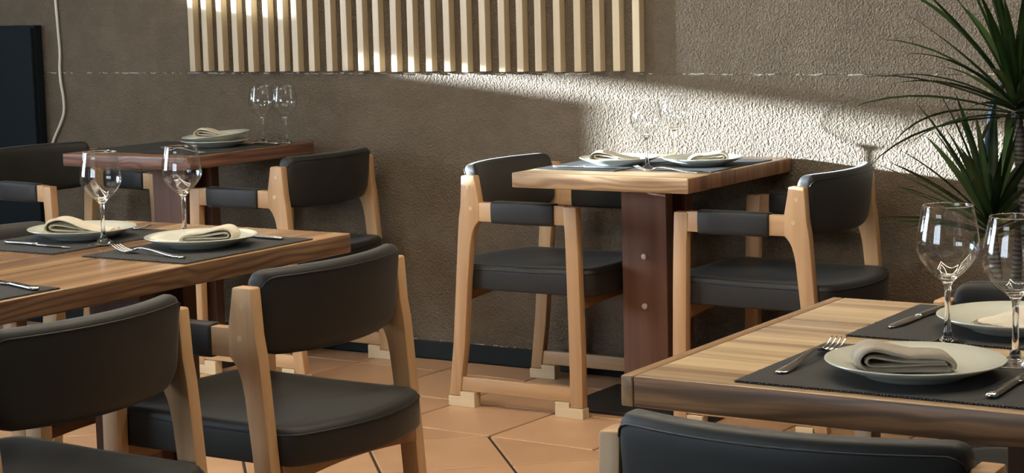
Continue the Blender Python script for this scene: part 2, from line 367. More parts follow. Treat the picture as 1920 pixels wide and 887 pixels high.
# floor tiles: a square border of tiles along the wall, then the same tiles laid on the diagonal
TS, JT = 0.361, 0.0085
O0 = Vector((-3.078, 4.665)); ROT = math.radians(-2.2)
def toworld(p): 
    c, s = math.cos(ROT), math.sin(ROT)
    return Vector((O0.x + c*p[0] - s*p[1], O0.y + s*p[0] + c*p[1]))
def clip(poly, nrm, d):
    out = []
    for i in range(len(poly)):
        a, b2 = poly[i], poly[(i+1) % len(poly)]
        da, db = nrm[0]*a[0]+nrm[1]*a[1]-d, nrm[0]*b2[0]+nrm[1]*b2[1]-d
        if da <= 0: out.append(a)
        if da*db < 0:
            t = da/(da-db); out.append((a[0]+(b2[0]-a[0])*t, a[1]+(b2[1]-a[1])*t))
    return out
def area(p): return abs(sum(p[i][0]*p[(i+1) % len(p)][1]-p[(i+1) % len(p)][0]*p[i][1] for i in range(len(p))))/2
def tile_mesh(poly):
    c = Vector((sum(p[0] for p in poly)/len(poly), sum(p[1] for p in poly)/len(poly)))
    bm = bmesh.new(); ch = 0.0035
    lo = [bm.verts.new((p[0], p[1], -0.007)) for p in poly]; mid = [bm.verts.new((p[0], p[1], -0.0022)) for p in poly]
    hi = []
    for p in poly:
        d = Vector(p)-c; d *= max(0, 1-1.3*ch/max(d.length, 1e-6)); hi.append(bm.verts.new((c.x+d.x, c.y+d.y, 0)))
    n = len(poly)
    for i in range(n):
        j = (i+1) % n
        bm.faces.new((lo[i], lo[j], mid[j], mid[i])); bm.faces.new((mid[i], mid[j], hi[j], hi[i]))
    bm.faces.new(hi); bm.faces.new(lo[::-1])
    return bm
h = TS/2 - JT/2
full = None; ntile = 0
def in_view(p):
    d = Vector((p.x, p.y, -1.3)); z = d.dot(_f)
    if z < 0.5: return False
    X = 960 + 3631*d.dot(_r)/z; Y = 443 - 3631*d.dot(_u)/z
    return -420 < X < 2340 and Y < 1500
def place_tile(cx, cy, ang, limit):
    global full, ntile
    ca, sa = math.cos(ang), math.sin(ang)
    corners = [(-h, -h), (h, -h), (h, h), (-h, h)]
    loc = [(cx + ca*x - sa*y, cy + sa*x + ca*y) for x, y in corners]
    poly = loc
    for nrm, d in limit: 
        poly = clip(poly, nrm, d)
        if len(poly) < 3: return
    wp = [toworld(p) for p in poly]
    wp2 = clip([tuple(p) for p in wp], (0, 1), DW-.016)
    if len(wp2) < 3 or area(wp2) < 0.004: return
    wc = toworld((cx, cy))
    if not in_view(wc) or ntile >= 290: return
    if len(wp2) == 4 and abs(area(wp2) - (2*h)**2) < 1e-5:
        if full is None:
            full = obj('tile', tile_mesh(corners), TILE, floor); o = full
        else:
            o = full.copy(); C.objects.link(o); o.parent = floor
        o.location = (wc.x, wc.y, 0); o.rotation_euler = (0, 0, ROT+ang)
    else:
        c = (sum(p[0] for p in wp2)/len(wp2), sum(p[1] for p in wp2)/len(wp2))
        o = obj('tile', tile_mesh([(p[0]-c[0], p[1]-c[1]) for p in wp2]), TILE, floor); o.location = (c[0], c[1], 0)
    ntile += 1
for j in range(0, 4):
    for i in range(-11, 10): place_tile((i+.5)*TS, (j+.5)*TS, 0, [])
q = math.sqrt(.5)
for a_ in range(-13, 12):
    for b_ in range(-13, 12):
        u_, v_ = (a_+.5)*TS, (b_+.5)*TS
        cx, cy = q*(u_-v_), q*(u_+v_)
        if cy < TS*0.75 and cy > -2.6: place_tile(cx, cy, PI/4, [((0, 1), -JT/2)])

# slatted panel on the wall
sx = [-4.98, -4.913, -4.84, -4.766, -4.694, -4.616, -4.546, -4.482, -4.408, -4.327, -4.257, -4.185, -4.115, -4.039, -3.966, -3.89, -3.813, -3.74, -3.665, -3.587, -3.514, -3.442, -3.368, -3.289, -3.215, -3.141, -3.067]
pan = thing('slat_panel', 'row of pale upright wooden slats fixed to the brown wall', 'wall panel', (-4.0, DW-.0042, 1.027))
sl0 = obj('slat', box(0, .0265, -.034, 0, 0, 1.15, bevel=0.0012, seg=1), SLATW, pan)
for i, x in enumerate(sx):
    o = sl0 if i == 0 else sl0.copy()
    if i: C.objects.link(o); o.parent = pan
    o.location = (x*1.001 + 4.0, 0, random.uniform(-.0025, .0025)); o.rotation_euler = (0, random.uniform(-.002, .002), 0)

# dark cabinet and cable at the left
cab = thing('cabinet', 'tall plain black cabinet against the wall at the far left', 'cabinet', (-6.22, DW, 0))
obj('body', box(-.42, .425, -.045, -.005, 0, 1.21, bevel=0.003), CABINET, cab)
obj('door', box(-.41, .42, -.062, -.046, 0.03, 1.20, bevel=0.003), CABINET, cab)
pts = [(-5.715, 2.4), (-5.71, 1.7), (-5.705, 1.40), (-5.703, 1.309), (-5.698, 1.20), (-5.694, 1.10), (-5.70, 1.04), (-5.698, .98), (-5.688, .92), (-5.69, .86), (-5.715, .81), (-5.75, .757), (-5.785, .68), (-5.79, .55), (-5.788, .3), (-5.788, .075)]
sm = []
for i in range(len(pts)-1):
    for k in range(4):
        t = k/4; p0, p1, p2, p3 = pts[max(i-1, 0)], pts[i], pts[i+1], pts[min(i+2, len(pts)-1)]
        sm.append(tuple(0.5*(2*p1[c]+(p2[c]-p0[c])*t+(2*p0[c]-5*p1[c]+4*p2[c]-p3[c])*t*t+(3*p1[c]-p0[c]-3*p2[c]+p3[c])*t**3) for c in (0, 1)))
tag(obj('cable', tube([(x, DW-.011, z) for x, z in sm], 0.0055, 8), CABLEM, smooth=True), 'thin white cable hanging down the brown wall beside the black cabinet', 'cable')

# ceiling strip-light frames (above the frame of the picture)
def strip_frame(cx, cy, lx, ly, label):
    t = thing('ceiling_light', label, 'ceiling light', (cx, cy, ZC), 0, 'ceiling strip lights')
    z0 = -.16
    for x0, x1, y0, y1 in ((-lx, lx, -ly-.02, -ly+.02), (-lx, lx, ly-.02, ly+.02), (-lx-.02, -lx+.02, -ly+.02, ly-.02), (lx-.02, lx+.02, -ly+.02, ly-.02)):
        obj('housing', box(x0, x1, y0, y1, z0+.006, z0+.04), IRON, t)
        obj('diffuser', box(x0+.003, x1-.003, y0+.003, y1-.003, z0, z0+.006), STRIPM, t)
    bm = bmesh.new()
    for x, y in ((-lx, -ly), (lx, -ly), (-lx, ly), (lx, ly)): tube([(x, y, z0+.03), (x, y, 0)], 0.002, 5, bm)
    obj('wires', bm, IRON, t)
strip_frame(-3.35, 3.45, .9, .6, 'square strip light hanging above the left tables')
strip_frame(-1.2, 3.35, .9, .6, 'square strip light hanging above the right tables')

# ------------------------------------------------------------------ chairs
WID = 0.520; LT = 0.031
def make_chair(label, group=None):
    t = thing('dining_armchair', label, 'chair', group=group)
    rl = [(.033, .033), (.054, .207), (.082, .548), (.087, .60), (.094, .640), (.100, .730), (.102, .734), (.147, .734), (.149, .730), (.156, .69), (.163, .652), (.163, .593),
          (.155, .586), (.147, .576), (.140, .563), (.134, .545), (.128, .515), (.115, .40), (.097, .193), (.074, .033)]
    fl = [(.479, .033), (.523, .033), (.523, .20), (.518, .48), (.512, .649), (.466, .649), (.472, .56), (.477, .30)]
    for s in (-1, 1):
        o = s*WID/2; i = s*(WID/2-LT)
        a0, a1 = min(o, i), max(o, i)
        leg = obj('rear_leg', prism(rl, a0, a1, bevel=.0035), CW['z'], t, True, 0.6)
        for (u, z) in ((.124, .698), (.133, .632)):
            obj('dowel', tube([(u, o - s*.002, z), (u, o + s*.0012, z)], .0068, 12), DOWEL, leg)
        obj('front_leg', prism(fl, a0, a1, bevel=.003), CW['z'], t, True, 0.6)
        arm = obj('armrest', box(.155, .472, a0+.002, a1-.002, .592, .6515, bevel=.003), CW['x'], t, True, 0.6)
        bm = bmesh.new(); n = 24; rings = []
        for u, g in ((.2085, .0), (.2095, .006), (.213, .0085), (.26, .009), (.39, .009), (.430, .0085), (.4335, .006), (.4345, .0)):
            ring = []
            cy, cz = (a0+a1)/2, .622; hy, hz = (a1-a0)/2 - .001 + g*.9, .0300 + g*.55
            for k in range(n):
                a = 2*PI*k/n; ca, sa = math.cos(a), math.sin(a); e = 0.42
                ring.append(bm.verts.new((u, cy + hy*math.copysign(abs(ca)**e, ca), cz + hz*math.copysign(abs(sa)**e, sa))))
            rings.append(ring)
        for A, B in zip(rings[:-1], rings[1:]):
            for k in range(n): bm.faces.new((A[k], A[(k+1) % n], B[(k+1) % n], B[k]))
        bm.faces.new(rings[0]); bm.faces.new(rings[-1][::-1])
        obj('arm_pad', bm, LEATHER, arm, True, 0.9)
        obj('stretcher', box(.074, .480, a0+.005, a1-.005, .049, .094, bevel=.0025), CW['x'], t, True, 0.6)
        c0, c1 = a0-.003, a1+.003
        obj('foot_block', prism([(.031, 0), (.130, 0), (.130, .0475), (.0765, .0475), (.0765, .032), (.031, .032)], c0, c1, bevel=.0012, seg=1), BLOCKW, t)
        obj('foot_block', prism([(.426, 0), (.525, 0), (.525, .032), (.4765, .032), (.4765, .0475), (.426, .0475)], c0, c1, bevel=.0012, seg=1), BLOCKW, t)
    # seat cushion
    vin = WID/2 - LT
    def outline(ins):
        P = []
        u0, u1 = .045+ins, .540-ins; v = vin-.001-ins
        r0, r1 = .030, .040
        def arc(cu, cv, r, a0, a1, n=6):
            for k in range(n+1):
                a = a0 + (a1-a0)*k/n; P.append((cu + r*math.cos(a), cv + r*math.sin(a)))
        arc(u0+r0, -v+r0, r0, PI, 1.5*PI); arc(u1-r1, -v+r1, r1, 1.5*PI, 2*PI); arc(u1-r1, v-r1, r1, 0, PI/2); arc(u0+r0, v-r0, r0, PI/2, PI)
        # straight sides subdivided; the rear edge bows back, the front edge bows out
        Q = []
        for k, p in enumerate(P):
            nx = P[(k+1) % len(P)]; d = math.hypot(nx[0]-p[0], nx[1]-p[1]); m = max(1, int(d/.035))
            for j in range(m): Q.append((p[0]+(nx[0]-p[0])*j/m, p[1]+(nx[1]-p[1])*j/m))
        R = []
        for u, vv in Q:
            w = 1-(vv/vin)**2
            k = max(0, min(1, (u-u0)/(u1-u0)))
            R.append((u - .058*w*(1-k)**3 + .012*w*k**3, vv))
        return R
    bm = bmesh.new(); rings = []
    base = outline(0)
    cu = .30
    levels = [(.97, .372), (.995, .373), (1.0, .378), (1.0, .425), (.998, .436), (.985, .446), (.962, .4505), (.90, .4505), (.78, .446), (.6, .440), (.4, .437), (.2, .436)]
    for sc, z in levels:
        rings.append([bm.verts.new((cu + (u-cu)*sc, v*sc, z + (.006*max(0, (u-.3)/.25) if z > .43 else 0))) for u, v in base])
    n = len(base)
    for A, B in zip(rings[:-1], rings[1:]):
        for k in range(n): bm.faces.new((A[k], A[(k+1) % n], B[(k+1) % n], B[k]))
    bm.faces.new(rings[0][::-1]); bm.faces.new(rings[-1])
    seat = obj('seat', bm, LEATHER, t, True)
    obj('seam', tube([(u, v, .4365 + .006*max(0, (u-.3)/.25)) for u, v in base], .0022, 6, closed=True), PIPING, seat, True)
    # seat rails
    rear = [(-vin+.001, .374), (vin-.001, .374), (vin-.001, .330)] + [(vin*(1-k/6) - .001*(1-k/6), .330 + .014*math.sin(PI*k/12)) for k in range(1, 6)] + [(-vin*k/6, .330 + .014*math.cos(PI*k/12)) for k in range(0, 6)] + [(-vin+.001, .330)]
    def rail(u0, u1):
        bm = bmesh.new(); A = [bm.verts.new((u0, v, z)) for v, z in rear]; B = [bm.verts.new((u1, v, z)) for v, z in rear]
        bm.faces.new(A); bm.faces.new(B[::-1])
        for k in range(len(A)): bm.faces.new((A[k], A[(k+1) % len(A)], B[(k+1) % len(A)], B[k]))
        return bm
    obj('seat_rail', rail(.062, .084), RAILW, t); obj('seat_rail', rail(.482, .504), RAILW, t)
    # backrest: upholstered pad bowed backwards between the rear legs
    bm = bmesh.new(); rings = []; N = 28; M = 26; top_path = []
    for k in range(N+1):
        s = k/N*2-1; s = math.copysign(1-(1-abs(s))**1.6, s)
        v = s*(vin-.0005); e = abs(s)
        cu = .123 - .050*(1-s*s)
        edge = (1-e)*vin
        rt, rb = .024, .050
        dt = rt - math.sqrt(max(0, rt*rt-(rt-min(edge, rt))**2)); db = (rb - math.sqrt(max(0, rb*rb-(rb-min(edge, rb))**2)))*.85
        zt = .765 - dt*.9; zb = .592 + db - .008*(1-s*s)
        th = .0265 * (1 - .35*max(0, 1-edge/.012)**2)
        ring = []
        for m in range(M):
            a = 2*PI*m/M; ca, sa = math.cos(a), math.sin(a)
            uu = th*math.copysign(abs(ca)**.55, ca); z = (zt+zb)/2 + (zt-zb)/2*math.copysign(abs(sa)**.38, sa)
            uu += -.010*(z-.68)/.09          # slight rake
            ring.append(bm.verts.new((cu+uu, v, z)))
        rings.append(ring)
        top_path.append((cu - th*.93 - .009, v, zt-.014))
    for A, B in zip(rings[:-1], rings[1:]):
        for m in range(M): bm.faces.new((A[m], A[(m+1) % M], B[(m+1) % M], B[m]))
    bm.faces.new(rings[0]); bm.faces.new(rings[-1][::-1])
    bk = obj('backrest', bm, LEATHER, t, True, 1.0)
    obj('piping', tube(top_path, .0016, 6), PIPING, bk, True)
    return t
CH = [  # x, y, rot, label
    (-3.460, 5.234, 0, 'black leather armchair left of the sunlit table, its arm and legs in full view'),
    (-2.110, 5.245, PI, 'black leather armchair right of the sunlit table, below the bright wall'),
    (-4.019, 5.287, PI, 'black leather armchair at the right side of the far left table'),
    (-5.55, 5.215, -.115, 'black leather armchair in the far left corner by the black cabinet'),
    (-2.352, 3.144, PI, 'black leather armchair in the left foreground with its whole seat in view'),
    (-2.315, 2.405, PI, 'nearest black armchair in the lower left corner, its pale top edge towards the viewer'),
    (-3.65, 3.17, 0, 'armchair behind the front left table, only its dark back top showing past the plate'),
    (-.968, 2.030, 1.600, 'black armchair at the bottom right seen from behind, its back stitched along the top'),
    (-.945, 3.425, -PI/2, 'black armchair at the far side of the right table behind the glasses'),
]
ch0 = make_chair(CH[0][3], 'black leather and beech armchairs')
ch0.location = (CH[0][0], CH[0][1], 0); ch0.rotation_euler = (0, 0, CH[0][2])
for x, y, r_, lab in CH[1:]: dup(ch0, (x, y, 0), r_, lab, 'black leather and beech armchairs')

# ------------------------------------------------------------------ tables
def make_table(label, x0, x1, y0, y1, zt, th, mat, colx, coly, plate=(.26, .19), colw=.156, two=None, edges=(), strip=False):
    t = thing('dining_table', label, 'table', ((x0+x1)/2, (y0+y1)/2, 0))
    cx, cy = (x0+x1)/2, (y0+y1)/2
    top = obj('tabletop', box(x0-cx + (.020 if strip else 0), x1-cx, y0-cy, y1-cy, zt-th, zt, bevel=.004, seg=3), mat, t, True, 0.6)
    if strip: obj('end_strip', box(x0-cx, x0-cx+.0197, y0-cy, y1-cy, zt-th, zt-.0002, bevel=.003, seg=3), TOPY, t, True, 0.6)
    if strip:
        es = t.children[-1]; es.data.materials.append(TOPE)
        for p in es.data.polygons:
            if abs(p.normal.z) < .7: p.material_index = 1
    for m_ in edges: top.data.materials.append(m_)
    for p in top.data.polygons:
        if abs(p.normal.y) > .75: p.material_index = 1
        elif abs(p.normal.x) > .75: p.material_index = 2
    for px, py in (two or [(colx, coly)]):
        ux, uy = px-cx, py-cy; w = colw/2
        f = obj('column_board', box(ux-w, ux+w, uy-.09, uy-.045, .012, zt-th, bevel=.002, seg=1), COLW, t)
        obj('column_board', box(ux-w, ux+w, uy+.045, uy+.09, .012, zt-th, bevel=.002, seg=1), COLW, t)
        obj('column_core', box(ux-w+.05, ux+w-.05, uy-.045, uy+.045, .012, zt-th), COLW, t)
        for z in (.483, .329):
            bm = tube([(ux, uy-.0905, z), (ux, uy-.094, z), (ux, uy-.097, z)], [.0095, .0095, .006], 14)
            obj('bolt', bm, BOLT, f, True, 0.8)
        obj('base_plate', box(ux-plate[0], ux+plate[0], uy-plate[1], uy+plate[1], 0.0005, .012, bevel=.002, seg=1), IRON, t)
    return t
HT = .758; TH = .045
make_table('square wooden table lit by the sun in the middle, set for two', -3.118, -2.524, 4.888, 5.594, HT, TH, TOPX, -2.82, 5.255, edges=(TOPL, ENDG))
make_table('reddish wooden table at the far left against the wall, set for two', -4.961, -4.384, 4.859, 5.545, .774, .044, TOPD, -4.70, 5.20, edges=(TOPEDX, TOPED), plate=(.2, .13))
make_table('long wooden table at the front left with three dark placemats', -3.380, -2.684, 2.05, 3.517, HT, TH, TOPY, -3.03, 2.8, two=[(-2.99, 3.15), (-2.99, 2.40)], plate=(.2, .2), edges=(TOPE, TOPEY))
make_table('long wooden table at the front right with a pale corner towards the middle', -1.323, 0.12, 2.347, 3.104, HT, TH, TOPX, -.6, 2.72, two=[(-.78, 2.72), (-.2, 2.72)], plate=(.22, .15), edges=(TOPE, TOPE), strip=True)

# ------------------------------------------------------------------ tableware
def mat_mesh(w, d):
    bm = bmesh.new(); add_box(bm, -w/2, w/2, -d/2, d/2, 0, .0028); return bm
def fringe_mesh(w, d, seed):
    rnd = random.Random(seed); bm = bmesh.new()
    for side in range(4):
        L = w if side < 2 else d; n = int(L/.005)
        for k in range(n):
            a = -L/2 + (k+.5)*L/n + rnd.uniform(-.001, .001); ln = rnd.uniform(.0008, .005); hw = .0011; z = rnd.uniform(.0008, .0030)
            if side == 0: p = [(a-hw, -d/2), (a+hw, -d/2), (a+rnd.uniform(-.002, .002), -d/2-ln)]
            elif side == 1: p = [(a-hw, d/2), (a+hw, d/2), (a+rnd.uniform(-.002, .002), d/2+ln)]
            elif side == 2: p = [(-w/2, a-hw), (-w/2, a+hw), (-w/2-ln, a+rnd.uniform(-.002, .002))]
            else: p = [(w/2, a-hw), (w/2, a+hw), (w/2+ln, a+rnd.uniform(-.002, .002))]
            v = [bm.verts.new((*p[0], z)), bm.verts.new((*p[1], z)), bm.verts.new((*p[2], z*.6)), bm.verts.new((p[0][0], p[0][1], z-.0007)), bm.verts.new((p[1][0], p[1][1], z-.0007))]
            bm.faces.new((v[0], v[1], v[2])); bm.faces.new((v[3], v[2], v[4])); bm.faces.new((v[0], v[2], v[3])); bm.faces.new((v[1], v[4], v[2])); bm.faces.new((v[0], v[3], v[4], v[1]))
    return bm
def placemat(x, y, z, w, d, label, rz=0, seed=1):
    t = thing('placemat', label, 'placemat', (x, y, z+.0003), rz, 'dark woven placemats')
    obj('mat', mat_mesh(w, d), MAT, t)
    f = obj('fringe', fringe_mesh(w, d, seed), FRINGE, t); f['kind'] = 'stuff'
MZ = .0033
plate_prof = [(0, .003), (.058, .003), (.062, .0002), (.069, .0), (.073, .003), (.10, .0125), (.1215, .0215), (.1235, .0232), (.1232, .0243), (.1215, .0248), (.10, .0165), (.083, .0115), (.074, .0088), (.066, .008), (0, .008)]
plate0 = None
def plate(x, y, z, label, rot=(0, 0, 0), s=1.0):
    global plate0
    if plate0 is None: o = plate0 = obj('plate', lathe(plate_prof, 72), PLATE, None, True, 0.9)
    else: o = plate0.copy(); C.objects.link(o)
    o.location = (x, y, z); o.rotation_euler = rot; o.scale = (s, s, s)
    return tag(o, label, 'plate', 'pale glazed dinner plates')
ctrl = [(.0, .0), (.0385, .0), (.0398, .0007), (.0395, .0016), (.030, .0028), (.018, .0052), (.009, .0105), (.0060, .020), (.0048, .036), (.0044, .060), (.0046, .078), (.0056, .088), (.0085, .0945),
        (.0150, .1008), (.0255, .1095), (.0345, .1195), (.0428, .1310), (.0472, .1420), (.0470, .1560), (.0445, .1730), (.0405, .1930), (.0372, .2085), (.0369, .2096), (.0363, .2085),
        (.0395, .1930), (.0435, .1730), (.0459, .1560), (.0460, .1422), (.0414, .1318), (.0330, .1208), (.0238, .1115), (.0140, .1045), (.006, .1018), (0, .1012)]
glass0 = None
def glass(x, y, z, label, s=1.0, rz=0):
    global glass0
    if glass0 is None: o = glass0 = obj('wine_glass', lathe(ctrl, 64), GLASS, None, True)
    else: o = glass0.copy(); C.objects.link(o)
    if len(glass0.data.materials) == 1:      # thin blown bowl wall, solid stem and foot
        glass0.data.materials.append(THIN)
        for p in glass0.data.polygons:
            if .1035 < p.center.z < .2080: p.material_index = 1
    o.location = (x, y, z); o.scale = (s, s, s); o.rotation_euler = (0, 0, rz)
    return tag(o, label, 'wine glass', 'empty stemmed wine glasses')
def strip_mesh(stations):
    """stations: (x, halfwidth, zmid, thickness) -> closed blade along x"""
    bm = bmesh.new(); rings = []
    for x, hw, z, th in stations:
        ring = []
        for k in range(8):
            a = 2*PI*k/8 + PI/8; ca, sa = math.cos(a), math.sin(a)
            ring.append(bm.verts.new((x, hw*1.08*math.copysign(abs(ca)**.7, ca), z + th/2*1.08*math.copysign(abs(sa)**.8, sa))))
        rings.append(ring)
    for A, B in zip(rings[:-1], rings[1:]):
        for k in range(8): bm.faces.new((A[k], A[(k+1) % 8], B[(k+1) % 8], B[k]))
    bm.faces.new(rings[0]); bm.faces.new(rings[-1][::-1])
    return bm
def add_strip(bm, st, dy=0):
    t = strip_mesh(st)
    for v in t.verts: v.co.y += dy
    merge(bm, t)
def make_fork(label):
    t = thing('fork', label, 'fork', group='steel forks')
    obj('handle', strip_mesh([(0, .0045, .0022, .002), (.004, .0085, .0022, .003), (.02, .0085, .0024, .003), (.05, .0062, .005, .003), (.09, .0038, .0105, .003), (.115, .0032, .0125, .003), (.130, .0036, .0115, .003), (.137, .006, .009, .0026)]), STEEL, t, True)
    bm = bmesh.new()
    add_strip(bm, [(.134, .0052, .0098, .0024), (.140, .0098, .0070, .0022), (.148, .0122, .0045, .002), (.156, .0128, .0036, .002), (.160, .0127, .0037, .0018)])
    for k in range(4):
        y = (-1.5+k)*.0070
        add_strip(bm, [(.157, .0020, .0037, .0019), (.168, .0019, .0046, .0018), (.182, .0016, .0078, .0016), (.194, .0012, .0128, .0014), (.199, .0005, .0155, .0008)], y)
    obj('tines', bm, STEEL, t, True)
    return t
def make_knife(label):
    t = thing('knife', label, 'knife', group='steel table knives')
    obj('handle', strip_mesh([(0, .004, .0042, .003), (.003, .0078, .0042, .0055), (.02, .0085, .0042, .0062), (.06, .0070, .0042, .0062), (.092, .0055, .0042, .0064), (.102, .0062, .0042, .0066), (.106, .0050, .0042, .005)]), STEEL, t, True)
    obj('blade', strip_mesh([(.104, .0050, .0042, .0026), (.112, .0085, .0040, .0018), (.15, .0095, .0036, .0015), (.185, .0090, .0032, .0012), (.205, .0055, .0030, .0010), (.213, .0012, .0030, .0008)]), STEEL, t, True)
    return t
forks = []; knives = []
def fork(x, y, z, ang, label):
    if not forks: o = make_fork(label); o.scale = (1.12, 1.08, 1.08); forks.append(o); o.location = (x, y, z); o.rotation_euler = (0, 0, ang)
    else: o = dup(forks[0], (x, y, z), ang, label)
    return o
def knife(x, y, z, ang, label):
    if not knives: o = make_knife(label); knives.append(o); o.location = (x, y, z); o.rotation_euler = (0, 0, ang)
    else: o = dup(knives[0], (x, y, z), ang, label)
    return o
def smooth_path(P, k=5):
    out = []
    for i in range(len(P)-1):
        p0, p1, p2, p3 = P[max(i-1, 0)], P[i], P[i+1], P[min(i+2, len(P)-1)]
        for j in range(k):
            t = j/k
            out.append(tuple(0.5*(2*p1[c]+(p2[c]-p0[c])*t+(2*p0[c]-5*p1[c]+4*p2[c]-p3[c])*t*t+(3*p1[c]-p0[c]-3*p2[c]+p3[c])*t**3) for c in range(len(p1))))
    out.append(P[-1]); return out
def ribbon(bm, path, th, seed=0, nw=10, wav=.0012):
    """path: (x, z, ycentre, halfwidth); a cloth layer swept along the path with its width along y"""
    rnd = random.Random(seed); ph = rnd.uniform(0, 6)
    P = smooth_path(path); top = []; bot = []
    for i, (x, z, yc, hw) in enumerate(P):
        a = P[max(i-1, 0)]; b2 = P[min(i+1, len(P)-1)]
        tx, tz = b2[0]-a[0], b2[1]-a[1]; L = math.hypot(tx, tz) or 1; nx, nz = -tz/L, tx/L
        rt, rb = [], []
        for k in range(nw+1):
            s = k/nw*2-1
            w = wav*math.sin(ph+4*s+i*.21) * (1-.3*abs(s)); e = th/2*(1-abs(s)**8*.8)
            yy = yc + s*hw + .0012*math.sin(i*.5+ph+s)
            rt.append(bm.verts.new((x+nx*(e+w), yy, z+nz*(e+w)))); rb.append(bm.verts.new((x+nx*(w-e), yy, z+nz*(w-e))))
        top.append(rt); bot.append(rb)
    for A, sgn in ((top, 1), (bot, -1)):
        for r0, r1 in zip(A[:-1], A[1:]):
            for k in range(nw): bm.faces.new((r0[k], r0[k+1], r1[k+1], r1[k]) if sgn > 0 else (r0[k], r1[k], r1[k+1], r0[k+1]))
    for i in range(len(top)-1):
        for k in (0, nw): bm.faces.new((top[i][k], top[i+1][k], bot[i+1][k], bot[i][k]))
    for i in (0, len(top)-1):
        for k in range(nw): bm.faces.new((top[i][k], top[i][k+1], bot[i][k+1], bot[i][k]))
def napkin(kind, x, y, z, ang, label, mat=LINEN, seed=1, s=1.0):
    bm = bmesh.new()
    if kind == 'roll':      # folded over with an open loop at the -x end
        ribbon(bm, [(.062, .0035, 0, .026), (.02, .0035, 0, .030), (-.035, .0035, 0, .032), (-.054, .008, 0, .033), (-.060, .018, 0, .033), (-.052, .029, 0, .033), (-.036, .033, 0, .033), (-.012, .0285, 0, .032), (.012, .024, 0, .030), (.035, .023, .001, .028), (.055, .019, .002, .027), (.066, .010, .002, .026), (.066, .005, .002, .025)], .0085, seed, wav=.002)
        ribbon(bm, [(.058, .010, 0, .024), (.02, .011, 0, .028), (-.03, .011, 0, .030), (-.046, .013, 0, .031), (-.049, .019, 0, .031), (-.042, .0235, 0, .031), (-.02, .0205, 0, .030), (.01, .0165, 0, .028), (.055, .0150, 0, .025)], .0062, seed+1)
    elif kind == 'fold':    # plump fold at the -x end falling to a flat crinkled edge
        ribbon(bm, [(.075, .003, 0, .036), (.02, .0035, 0, .036), (-.045, .004, 0, .034), (-.062, .010, 0, .032), (-.062, .022, 0, .030), (-.050, .031, 0, .030), (-.030, .034, 0, .031), (-.005, .029, 0, .033), (.02, .020, 0, .035), (.05, .0125, 0, .037), (.085, .0095, .003, .038)], .0055, seed, wav=.0018)
        ribbon(bm, [(.088, .0065, .004, .035), (.02, .0105, 0, .033), (-.035, .0125, 0, .031), (-.050, .017, 0, .029), (-.045, .024, 0, .029), (-.02, .023, 0, .030), (.03, .013, 0, .033)], .0055, seed+3, wav=.0015)
    else:                   # cone folded to a standing point with a frayed hem
        rnd = random.Random(seed); rows = []; n = 22; m = 10
        for sh in (0, 1):
            for i in range(m+1):
                t = i/m; ring = []
                for k in range(n+1):
                    a = -1.25 + 2.5*k/n
                    R = .105*t; fold = 1 + .06*math.sin(a*5+1)*t
                    px = .062 - R*math.cos(a)*fold*1.15; py = R*math.sin(a)*.85*fold
                    pz = .047*(1-t)**1.25 + .005 + .012*t*(1-t)*math.cos(3*a)
                    if i == m: px -= rnd.uniform(-.002, .003); pz += rnd.uniform(-.001, .0015)
                    ring.append(bm.verts.new((px, py, max(.0008, pz - sh*.004))))
                rows.append(ring)
        for sh in (0, 1):
            for i in range(m):
                for k in range(n):
                    A, B = rows[sh*(m+1)+i], rows[sh*(m+1)+i+1]; bm.faces.new((A[k], A[k+1], B[k+1], B[k]))
        for k in range(n): bm.faces.new((rows[m][k], rows[m][k+1], rows[2*m+1][k+1], rows[2*m+1][k]))
        for i in range(m):
            for k in (0, n): bm.faces.new((rows[i][k], rows[i+1][k], rows[m+2+i][k], rows[m+1+i][k]))
    o = obj('napkin', bm, mat, None, True, 1.2)
    if kind == 'cone':
        t = bmesh.new(); rnd = random.Random(seed+9)
        for k in range(60):
            a = -1.2 + 2.4*k/59; R = .106
            px = .062 - R*math.cos(a)*1.15*(1+.06*math.sin(a*5+1)); py = R*math.sin(a)*.85*(1+.06*math.sin(a*5+1)); ln = rnd.uniform(.004, .010)
            tube([(px, py, .005), (px-ln*.6*math.cos(a), py+ln*math.sin(a)+rnd.uniform(-.002, .002), .003), (px-ln*math.cos(a), py+ln*1.3*math.sin(a)+rnd.uniform(-.003, .003), .0015)], .0007, 4, t)
        f = obj('fringe', t, LINEN2, o); f['kind'] = 'stuff'
    o.location = (x, y, z); o.rotation_euler = (0, 0, ang); o.scale = (s, s, s)
    return tag(o, label, 'napkin', 'linen napkins')

# front right table
z = HT
placemat(-.945, 2.527, z, .42, .318, 'dark woven placemat at the near edge of the front right table', 0, 11)
placemat(-.943, 2.915, z, .42, .318, 'dark woven placemat on the far side of the front right table', 0, 12)
plate(-.947, 2.505, z+MZ, 'pale plate nearest the viewer on the front right table under a rolled grey napkin')
plate(-.932, 2.905, z+MZ, 'pale plate across the front right table under a pointed napkin')
napkin('roll', -.962, 2.492, z+MZ+.008, .52, 'grey beige napkin rolled over on the nearest right plate', LINEN2, 2, 1.02)
napkin('cone', -.925, 2.905, z+MZ+.008, .50, 'pointed beige napkin with a frayed hem on the far plate of the right table', LINEN, 3)
glass(-.993, 2.762, z+.0002, 'wine glass standing between the two placemats of the front right table')
glass(-.850, 2.640, z+MZ, 'wine glass at the right edge of the picture beside the nearest plate')
fork(-1.116, 2.430, z+MZ, PI/2+.02, 'fork left of the nearest plate on the front right table')
knife(-.805, 2.397, z+MZ, PI/2, 'knife right of the nearest plate at the right edge of the picture')
knife(-1.098, 3.040, z+MZ, -PI/2-.06, 'knife on the far placemat of the front right table')
